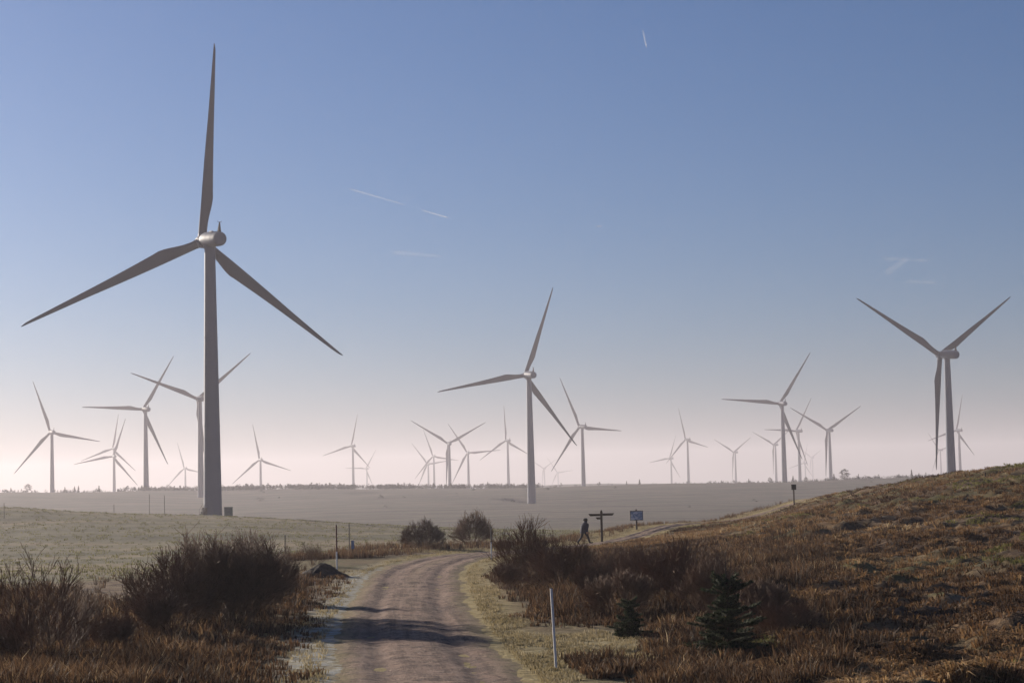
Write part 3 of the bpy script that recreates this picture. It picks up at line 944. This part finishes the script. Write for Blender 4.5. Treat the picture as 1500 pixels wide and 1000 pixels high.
# right bank rushes
def acc_right(x, y, g):
    rd, side = road_dist(x, y)
    px = px_of(x, y)
    nz = fbm(x*.35, y*.35, 87, 3)
    front = 58-6*sstep(1000, 1150, px)-8*sstep(780, 830, px)*0
    body = (y > front+4.5*nz+3.5*g.random(len(x))) & (rd > 1.1+1.0*nz+1.6*g.random(len(x))**2) & (px < 1150+170*nz+120*(g.random(len(x))-.5)) & (y < 118)
    clump = (((px-855)/75)**2+((y-45.5)/3.2)**2 < .45+.7*g.random(len(x))+.5*nz) & (rd > 1)
    low = (px > 930) & (px < 1170+160*nz+140*(g.random(len(x))-.5)) & (y > 38) & (y < 60) & (nz > -.3)
    dens = np.where(clump, .95, np.where(body, .8-.5*sstep(88, 115, y), .6))
    return (side < 0) & (body | clump | low) & (g.random(len(x)) < dens)
P = scatter(7800, (-.03, .20, 37, 118), acc_right, 2)
hv = .46+.24*fbm(P[:, 0]*.25, P[:, 1]*.25, 88, 3)+.18*vnoise(P[:, 0]*9, P[:, 1]*9, 7); hv *= (1-.45*sstep(80, 115, P[:, 1]))
_rd, _ = road_dist(P[:, 0], P[:, 1]); hv *= .35+.65*sstep(.8, 4.0, _rd+1.2*vnoise(P[:, 0]*1.3, P[:, 1]*1.3, 12))
hv *= .45+.55*np.maximum(sstep(56, 62, P[:, 1]+3*vnoise(P[:, 0]*.9, P[:, 1]*.9, 13)), (px_of(P[:, 0], P[:, 1]) > 960) | (P[:, 1] < 50.5))
tr_ = .28+.34*fbm(P[:, 0]*.8, P[:, 1]*.5, 89, 3)+(vnoise(P[:, 0]*31, P[:, 1]*31, 5) > .75)*.25
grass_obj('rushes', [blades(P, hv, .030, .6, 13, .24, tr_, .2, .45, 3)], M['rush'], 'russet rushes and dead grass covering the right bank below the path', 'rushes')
# hill tussocks
def acc_hill(x, y, g):
    rd, side = road_dist(x, y)
    px = px_of(x, y)
    nz = fbm(x*.3, y*.3, 92, 3)
    zone = sstep(.055, .12, x/(y+6)+.02*nz)
    zone = np.maximum(zone, sstep(112, 124, y)*(x > 3))
    return (side < 0) & (rd > .9) & (g.random(len(x)) < zone*np.clip(.6+1.0*nz, .28, 1))
P = scatter(31000, (.0, .36, 36, 235), acc_hill, 3)
hv = .21+.10*fbm(P[:, 0]*.3, P[:, 1]*.3, 93, 3)+.09*vnoise(P[:, 0]*7, P[:, 1]*7, 8)
tz = .33+.6*fbm(P[:, 0]*.16, P[:, 1]*.10, 94, 4)+.22*vnoise(P[:, 0]*1.6, P[:, 1]*1.6, 9)
green = fbm(P[:, 0]*.16, P[:, 1]*.10, 95, 3)+.5*sstep(110, 150, P[:, 1])*sstep(.2, .26, P[:, 0]/P[:, 1]) > .27
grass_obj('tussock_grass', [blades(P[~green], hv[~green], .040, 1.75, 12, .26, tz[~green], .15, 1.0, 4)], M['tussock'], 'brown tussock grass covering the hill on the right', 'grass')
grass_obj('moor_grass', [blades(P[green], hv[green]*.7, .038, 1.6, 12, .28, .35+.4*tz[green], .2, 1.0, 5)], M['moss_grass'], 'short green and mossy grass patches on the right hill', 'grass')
# verge grass
def acc_verge(x, y, g):
    rd, side = road_dist(x, y)
    nz = fbm(x*.5, y*.4, 96, 3)
    clear = np.exp(-(((x-3.2)/2.8)**2+((y-51)/5.5)**2))
    return (rd > .0) & ((rd < .7+1.0*nz) | ((clear > .3) & (nz > -.25)) | ((y > 128) & (rd < 6) & (side > 0))) & (g.random(len(x)) < np.where((side > 0) & (y < 100), .3, .8))
P = scatter(7500, (-.13, .17, 36, 225), acc_verge, 4)
grass_obj('verge_grass', [blades(P, .10+.05*fbm(P[:, 0], P[:, 1], 97, 2), .022, 1.0, 9, .2, .5+.35*fbm(P[:, 0]*.6, P[:, 1]*.6, 98, 3), .18, .7, 6)], M['verge_grass'], 'short straw-coloured grass along both edges of the track', 'grass')
# thin grass standing on the edge of the near land, beyond the bend and by the signs
def acc_edge(x, y, g):
    rd, side = road_dist(x, y)
    nz = fbm(x*.6, y*.2, 99, 3)
    a = (side > 0) & (rd > 1.8) & (rd < 9) & (y > 118) & (y < 235)
    return a & (g.random(len(x)) < np.clip(.45+.9*nz, 0, 1))
P = scatter(1500, (-.12, .17, 118, 235), acc_edge, 5)
grass_obj('rushes', [blades(P, .42+.25*fbm(P[:, 0]*.4, P[:, 1]*.4, 100, 3), .026, .3, 11, .25, .42, .18, .3, 7)], M['rush'], 'thin brown grass fringing the skyline beyond the bend and the signs', 'rushes')
# rough grass on the misty pasture
def acc_field(x, y, g):
    rd, side = road_dist(x, y)
    return (rd > 10) & (x < .06*y) & (g.random(len(x)) < np.clip(.5+.5*fbm(x*.02, y*.04, 101, 3)+.4*sstep(400, 440, y), 0, 1))
P = scatter(7000, (-.32, .06, 170, 470), acc_field, 6)
grass_obj('pasture_grass', [blades(P, .30+.15*fbm(P[:, 0]*.1, P[:, 1]*.1, 102, 2), .09, .9, 8, .8, .45, .2, .8, 8)], M['moss_grass'], 'rough grass tufts on the misty pasture below the largest turbine', 'grass')

# ------------------------------------------------------------------ poles, soil heap, signs
def ground_at(px, py, D0=None, lo=35, hi=260):
    """where the view ray through a pixel first meets the ground"""
    Ds = np.arange(lo, hi, .25)
    d = ray(px, py)
    z = height(d[0]*Ds, Ds)
    k = np.where(z >= d[2]*Ds)[0]
    D = Ds[k[0]] if len(k) else (D0 or hi)
    return D
def pole(px, py, label, h, mats, r=.035, lean=0, D=None, lo=35, group='marker poles beside the track'):
    D = D or ground_at(px, py, lo=lo)
    d = ray(px, py); x, y = d[0]*D, D
    root = thing('marker_pole', label, 'pole', (x, y, H(x, y)-.08), 0, group)
    root.rotation_euler = (0, lean, 0)
    z = 0
    for name, mt, hh in mats:
        m = MB(); m.tube([(0, 0, z), (0, 0, z+hh*h)], [r, r*.97], 10); z += hh*h
        m.build(name, M[mt], root, True).data.set_sharp_from_angle(angle=.7)
    MB().tube([(0, 0, z), (0, 0, z+.02)], [r*1.12, r*1.0], 10).build('cap', M['grey_wood'], root)
    return root
pole(815, 984, 'white marker pole leaning slightly, in the grass at the lower middle', 1.88, [('shaft', 'white_pole', 1.0)], .029, math.radians(-2.2), D=45)
pole(493.5, 829, 'tall marker pole with a white foot and dark red top beside the soil heap', 2.35, [('lower_shaft', 'white_pole', .42), ('upper_shaft', 'red_brown', .58)], .04, 0, D=104)
pole(512, 812, 'thin dark pole behind the blue marker at the bend', 2.0, [('shaft', 'grey_wood', 1.0)], .03, 0, D=125)
pole(418, 825, 'thin grey pole at the right end of the large left bush', 2.0, [('shaft', 'grey_wood', 1.0)], .028, 0, D=100)
pole(720, 822, 'whitish marker pole on the inside of the bend by the round bushes', 1.95, [('lower_shaft', 'white_pole', .55), ('upper_shaft', 'grey_wood', .45)], .035, 0, D=112)
for px, D, h, lb in ((167, 452, 2.2, 'faint pole on the knoll skyline, leftmost of three before the largest turbine'), (219, 447, 4.6, 'faint tall pole on the knoll skyline, middle one of three before the largest turbine'),
                     (241, 452, 4.6, 'faint pole on the knoll skyline, nearest the largest turbine of three'), (6, 400, 3.2, 'faint dark pole on the pasture at the left edge')):
    pole(px, 750, lb, h, [('shaft', 'grey_wood', 1.0)], .07, 0, D=D, group='faint poles on the knoll')
# blue marker
d = ray(517, 812); D = 121
bm_ = thing('blue_marker', 'small blue marker plate on a short post at the bend', 'marker', (d[0]*D, D, H(d[0]*D, D)-.05))
MB().box((0, 0, .45), (.07, .07, .9)).build('post', M['dark_wood'], bm_)
MB().box((0, -.05, .75), (.18, .02, .5)).build('plate', M['blue_sign'], bm_)
# short dark stump on the hill crest
d = ray(1443, 688); D = 143
st = thing('stump_post', 'short dark post stump on the crest of the right hill', 'post', (d[0]*D, D, H(d[0]*D, D)-.1))
MB().tube([(0, 0, 0), (.01, 0, .42)], [.07, .06], 8).build('shaft', M['dark_wood'], st)
MB().tube([(.01, 0, .42), (.0, 0, .46)], [.075, .05], 8).build('cap', M['dark_wood'], st)
# soil heap
def soil_heap():
    D = 96; d = ray(470, 832); x0, y0 = d[0]*D, D
    n, k = 40, 14; V, Q = [], []
    for i in range(k+1):
        f = i/k; r = 1.4*f
        for j in range(n):
            a = 2*math.pi*j/n; x, y = r*math.cos(a)*1.1, r*math.sin(a)
            hgt = .62*math.cos(f*math.pi/2)**1.3*(1+.25*f*math.cos(a-.6)) + .10*float(fbm(np.array([x*2.2+7]), np.array([y*2.2]), 120, 4)[0])*2.6*(1-f*.8)
            V.append((x, y, hgt-.10*f))
    for i in range(k):
        for j in range(n):
            a = i*n+j; b = i*n+(j+1) % n; Q.append((a, a+n, b+n, b))
    o = mesh_obj('soil_heap', V, Q, M['soil'], None, False)
    o.location = (x0, y0, H(x0, y0))
    tag(o, 'small dark heap of peaty soil at the left edge of the track', 'soil heap')
soil_heap()

# fingerpost
D = 153; d = ray(881.5, 780); x, y = d[0]*D, D
fp = thing('fingerpost', 'dark wooden fingerpost with three arms beside the path and the walker', 'signpost', (x, y, H(x, y)-.1))
MB().box((0, 0, 1.2), (.17, .17, 2.4)).rings([[(sx*.085, sy*.085, 2.4) for sx, sy in ((1,1),(-1,1),(-1,-1),(1,-1))], [(sx*.03, sy*.03, 2.52) for sx, sy in ((1,1),(-1,1),(-1,-1),(1,-1))]]).build('post', M['dark_wood'], fp)
def arm(z, x0, x1, h, tilt, y=-.11):
    m = MB(); s = 1 if x1 > x0 else -1; t = .045
    pts = [(x0, z-h/2), (x1-s*.13, z-h/2), (x1, z+h/2), (x0, z+h/2)]
    fr = [Vector((px_, y-t/2, pz)) for px_, pz in pts]; bk = [Vector((px_, y+t/2, pz)) for px_, pz in pts]
    b0 = 0; m.v = fr+bk; o = [(0, 1, 2, 3), (7, 6, 5, 4), (0, 4, 5, 1), (1, 5, 6, 2), (2, 6, 7, 3), (3, 7, 4, 0)]
    m.f = o if s > 0 else [tuple(reversed(q)) for q in o]
    ob = m.build('arm', M['dark_wood'], fp)
    ob.rotation_euler = (0, tilt, 0)
    return ob
arm(2.18, .09, .98, .18, 0)
arm(2.16, -.09, -1.0, .18, 0)
arm(1.90, -.09, -.46, .16, 0)

# info board
def board_material():
    m, t, b, o = new_mat('info_board_print')
    co = nd(t, 'ShaderNodeTexCoord').outputs['Object']
    n = noise(t, 3.2, 4, co); n2 = noise(t, 9, 3, co)
    c = ramp(t, n, [(.38, (.36, .43, .55)), (.46, (.12, .20, .36)), (.53, (.40, .48, .60)), (.64, (.62, .66, .70))])
    c = mixc(t, mrange(t, n2, .6, .7, 0, .8), c, (.65, .70, .75))
    t.links.new(c, b.inputs['Base Color']); b.inputs['Roughness'].default_value = .45
    return m
M['board'] = board_material()
D = 168; d = ray(932.5, 771); x, y = d[0]*D, D
ib = thing('info_board', 'blue and white information board on a dark post beside the path', 'sign', (x, y, H(x, y)-.1), math.radians(6))
MB().box((0, 0, .9), (.13, .13, 1.8)).build('post', M['dark_wood'], ib)
MB().box((0, -.10, 1.28), (1.02, .04, .72)).build('panel', M['board'], ib)
fr = MB()
for s_ in (-1, 1):
    fr.box((s_*.53, -.10, 1.28), (.05, .06, .84)); fr.box((0, -.10, 1.28+s_*.385), (1.01, .06, .05))
fr.build('frame', M['grey_wood'], ib)
# black box on a post
D = 205; d = ray(1163.5, 745); x, y = d[0]*D, D
bp = thing('box_post', 'black square box on a dark post where the path climbs the hill', 'post', (x, y, H(x, y)-.25), 0)
MB().box((0, 0, .95), (.13, .13, 1.9)).build('post', M['dark_wood'], bp)
MB().box((0, -.02, 2.08), (.50, .22, .50)).build('box', M['black_box'], bp)
MB().box((0, -.02, 2.35), (.54, .26, .04)).build('lid', M['black_box'], bp)

# ------------------------------------------------------------------ walker
def walker():
    D = 147; d = ray(856, 797); x, y = d[0]*D, D
    g = base_height([x], [y])[0]+.05
    root = thing('person', 'walker in a dark blue hooded jacket and dark trousers striding along the path', 'person', (x, y, g), math.radians(-48))
    root.scale = (1.42, 1.3, 1.05)
    # local frame: +Y is the walking direction (turned to head right and away), X to the right
    J = []; E_ = []
    def v(p, r, parent=None):
        J.append((p, r)); i = len(J)-1
        if parent is not None: E_.append((parent, i))
        return i
    lean = .10
    pel = v((0, 0, .93), (.155, .125)); wa = v((0, .02, 1.08), (.15, .12), pel); ch = v((0, .06, 1.28), (.185, .135), wa)
    sh = v((0, .09, 1.44), (.15, .11), ch); nk = v((0, .12, 1.53), (.075, .075), sh); hd0 = v((0, .15, 1.60), (.095, .105), nk); hd1 = v((0, .16, 1.70), (.10, .115), hd0); hd2 = v((0, .155, 1.77), (.06, .07), hd1)
    for s in (-1, 1):
        # legs: right leg forward with heel down, left leg back pushing off
        fwd = 1 if s > 0 else -1
        hip = v((s*.09, 0, .88), (.10, .105), pel)
        knee = v((s*.10, .20 if fwd > 0 else -.10, .50), (.07, .075), hip)
        ank = v((s*.10, .33 if fwd > 0 else -.40, .10 if fwd > 0 else .17), (.05, .055), knee)
        if fwd > 0:
            ball = v((s*.11, .50, .10), (.045, .04), ank); v((s*.11, .57, .115), (.035, .03), ball)
        else:
            ball = v((s*.11, -.30, .045), (.045, .035), ank); v((s*.11, -.23, .03), (.035, .025), ball)
        so = v((s*.21, .09, 1.40), (.075, .075), sh)
        el = v((s*.29, (-.06 if s > 0 else .12), 1.13), (.055, .058), so)
        wr = v((s*.31, (-.10 if s > 0 else .34), .90), (.040, .042), el)
        pa = v((s*.31, (-.10 if s > 0 else .41), .83), (.040, .028), wr)
        for k in range(4):
            q = v((s*.31+(k-1.5)*.006, (-.125 if s > 0 else .40)+k*.02, .775), (.010, .010), pa)
            v((s*.30+(k-1.5)*.006, (-.12 if s > 0 else .41)+k*.02, .735-.006*(k % 3)), (.008, .008), q)
        q = v((s*.29, (-.06 if s > 0 else .45), .82), (.011, .011), pa); v((s*.285, (-.04 if s > 0 else .47), .785), (.009, .009), q)
    me = bpy.data.meshes.new('walker_rig')
    me.from_pydata([j[0] for j in J], E_, []); me.update()
    tmp = bpy.data.objects.new('walker_rig', me); col.objects.link(tmp)
    sk = tmp.modifiers.new('skin', 'SKIN'); sk.use_smooth_shade = True
    for i, j in enumerate(J):
        me.skin_vertices[0].data[i].radius = j[1]
        me.skin_vertices[0].data[i].use_root = (i == 0)
    ss = tmp.modifiers.new('sub', 'SUBSURF'); ss.levels = 2; ss.render_levels = 2
    dg = bpy.context.evaluated_depsgraph_get()
    body = bpy.data.meshes.new_from_object(tmp.evaluated_get(dg))
    bpy.data.objects.remove(tmp)
    body.materials.clear()
    for c in ((.014, .018, .042), (.022, .022, .028), (.30, .17, .12), (.02, .017, .015)):
        body.materials.append(simple_mat('walker_cloth', c, .85, .2, 12))
    for p in body.polygons:
        z = p.center.z; ax = abs(p.center.x)
        if z < .12: k = 3
        elif z < .86 and ax < .235: k = 1
        elif z < .875: k = 2
        elif z > 1.56: k = 2 if (p.center.y > .20 and z < 1.70) else 0
        else: k = 0
        p.material_index = k
    body.name = 'body'
    b = link(bpy.data.objects.new('body', body), root)
    # hem of the jacket and hood
    m = MB()
    m.rings([[(a*r*math.cos(t), yy+b_*r*math.sin(t), z) for t in [2*math.pi*q/20 for q in range(20)]] for z, r, a, b_, yy in
             ((.78, 1, .25, .20, 0), (.90, 1, .245, .20, 0), (1.08, 1, .235, .19, .02), (1.26, 1, .26, .19, .055), (1.40, 1, .24, .165, .085), (1.50, 1, .11, .11, .11))], cap=False)
    m.build('jacket', body.materials[0], root, True)
    m = MB()
    m.rings([[(a*math.cos(t), yy+b_*math.sin(t), z) for t in [2*math.pi*q/16 for q in range(16)]] for z, a, b_, yy in
             ((1.64, .118, .11, .125), (1.71, .122, .125, .13), (1.78, .10, .11, .14), (1.825, .05, .055, .145))])
    m.build('hat', body.materials[3], root, True)
walker()

# ------------------------------------------------------------------ contrails and wisps, far beyond the haze
def vapour_material(name, dens, sx=1.0):
    m, t, b, o = new_mat(name)
    t.nodes.remove(b)
    co = nd(t, 'ShaderNodeTexCoord').outputs['Generated']
    n = noise(t, 4*sx, 5, co)
    df = nd(t, 'ShaderNodeBsdfDiffuse'); df.inputs['Color'].default_value = (.9, .9, .9, 1)
    tl_ = nd(t, 'ShaderNodeBsdfTranslucent'); tl_.inputs['Color'].default_value = (.9, .9, .9, 1)
    mx0 = nd(t, 'ShaderNodeMixShader'); mx0.inputs[0].default_value = .5
    t.links.new(df.outputs[0], mx0.inputs[1]); t.links.new(tl_.outputs[0], mx0.inputs[2])
    tp = nd(t, 'ShaderNodeBsdfTransparent'); mx = nd(t, 'ShaderNodeMixShader')
    fade = attr(t, 'fade')
    t.links.new(mth(t, 'MULTIPLY', mth(t, 'MULTIPLY', mrange(t, n, .25, .65), dens), fade), mx.inputs[0])
    t.links.new(tp.outputs[0], mx.inputs[1]); t.links.new(mx0.outputs[0], mx.inputs[2]); t.links.new(mx.outputs[0], o.inputs['Surface'])
    return m
M['vapour'] = vapour_material('ice_vapour', .42)
M['cirrus'] = vapour_material('cirrus_vapour', .07)
def contrail(p0, p1, D, w0, w1, label, mat='vapour', name='contrail', cat='contrail', n=24, f0=0.15, f1=1.0, flat=1.0):
    a, b = at(*p0, D), at(*p1, D)
    dv = Vector(b-a); L = dv.length; dv.normalize()
    up = Vector((0, 1, 0)).cross(dv).normalized(); bk = dv.cross(up)
    V, Q, fd = [], [], []
    for i in range(n+1):
        f = i/n; r = (w0+(w1-w0)*f)*(1+.15*math.sin(i*2.1))*min(1, 8*(1-f)+.12)*min(1, 8*f+.12)
        for k in range(8):
            t = 2*math.pi*k/8
            V.append(Vector(a)+dv*(L*f)+up*(r*math.cos(t))+bk*(r*flat*math.sin(t))); fd.append((f0+(f1-f0)*f)*min(1, 6*f+.0)*min(1, 6*(1-f)))
    for i in range(n):
        for k in range(8): Q.append((i*8+k, i*8+(k+1) % 8, (i+1)*8+(k+1) % 8, (i+1)*8+k))
    o = np_mesh(name, np.array([tuple(v) for v in V]), quads=np.array(Q), mat=M[mat], smooth=True, attrs={'fade': np.array(fd)})
    tag(o, label, cat)
DS = 50000
contrail((506, 275), (600, 302), DS, 26, 16, 'faint left stretch of the broken contrail above the middle turbine', f0=.5, f1=.25)
contrail((615, 307), (660, 320), DS, 22, 12, 'bright short right stretch of the broken contrail above the middle turbine', f0=.3, f1=1.0)
contrail((941, 42), (947.5, 72), DS, 24, 12, 'short steep contrail high at the top right', f0=.25, f1=1.0)
contrail((873, 332), (881, 331), DS, 10, 14, 'tiny bright vapour speck right of the middle of the sky', f0=.5, f1=1)
contrail((568, 369), (652, 376), DS, 70, 40, 'thin pale cloud wisp left of the middle turbine tip', 'cirrus', 'cloud_wisp', 'cloud', f0=1, f1=.7)
contrail((1285, 378), (1368, 382), DS, 50, 40, 'thin upper cloud wisp above the right-hand turbine', 'cirrus', 'cloud_wisp', 'cloud', f0=.8, f1=.6)
contrail((1296, 402), (1330, 378), DS, 95, 60, 'small curled cloud wisp above the right-hand turbine', 'cirrus', 'cloud_wisp', 'cloud', f0=1, f1=.7)
contrail((1322, 412), (1375, 414), DS, 50, 40, 'lowest thin cloud wisp just above the right-hand turbine blades', 'cirrus', 'cloud_wisp', 'cloud', f0=.6, f1=.8)

# ------------------------------------------------------------------ haze
zlo = float(ZG.min())-1.0
m = bpy.data.materials.new('haze_air'); m.use_nodes = True
t = m.node_tree
t.nodes.remove(t.nodes['Principled BSDF'])
pv = t.nodes.new('ShaderNodeVolumePrincipled')
pv.inputs['Color'].default_value = (.84, .80, .865, 1)
pv.inputs['Density'].default_value = 1.9e-4
pv.inputs['Anisotropy'].default_value = .33
t.links.new(pv.outputs[0], t.nodes['Material Output'].inputs['Volume'])
hz = MB().box((0, 2700, (zlo+112)/2), (22000, 8400, 112-zlo)).build('haze', m)
tag(hz, 'pale morning haze filling the air over the moor', 'haze', kind='stuff')
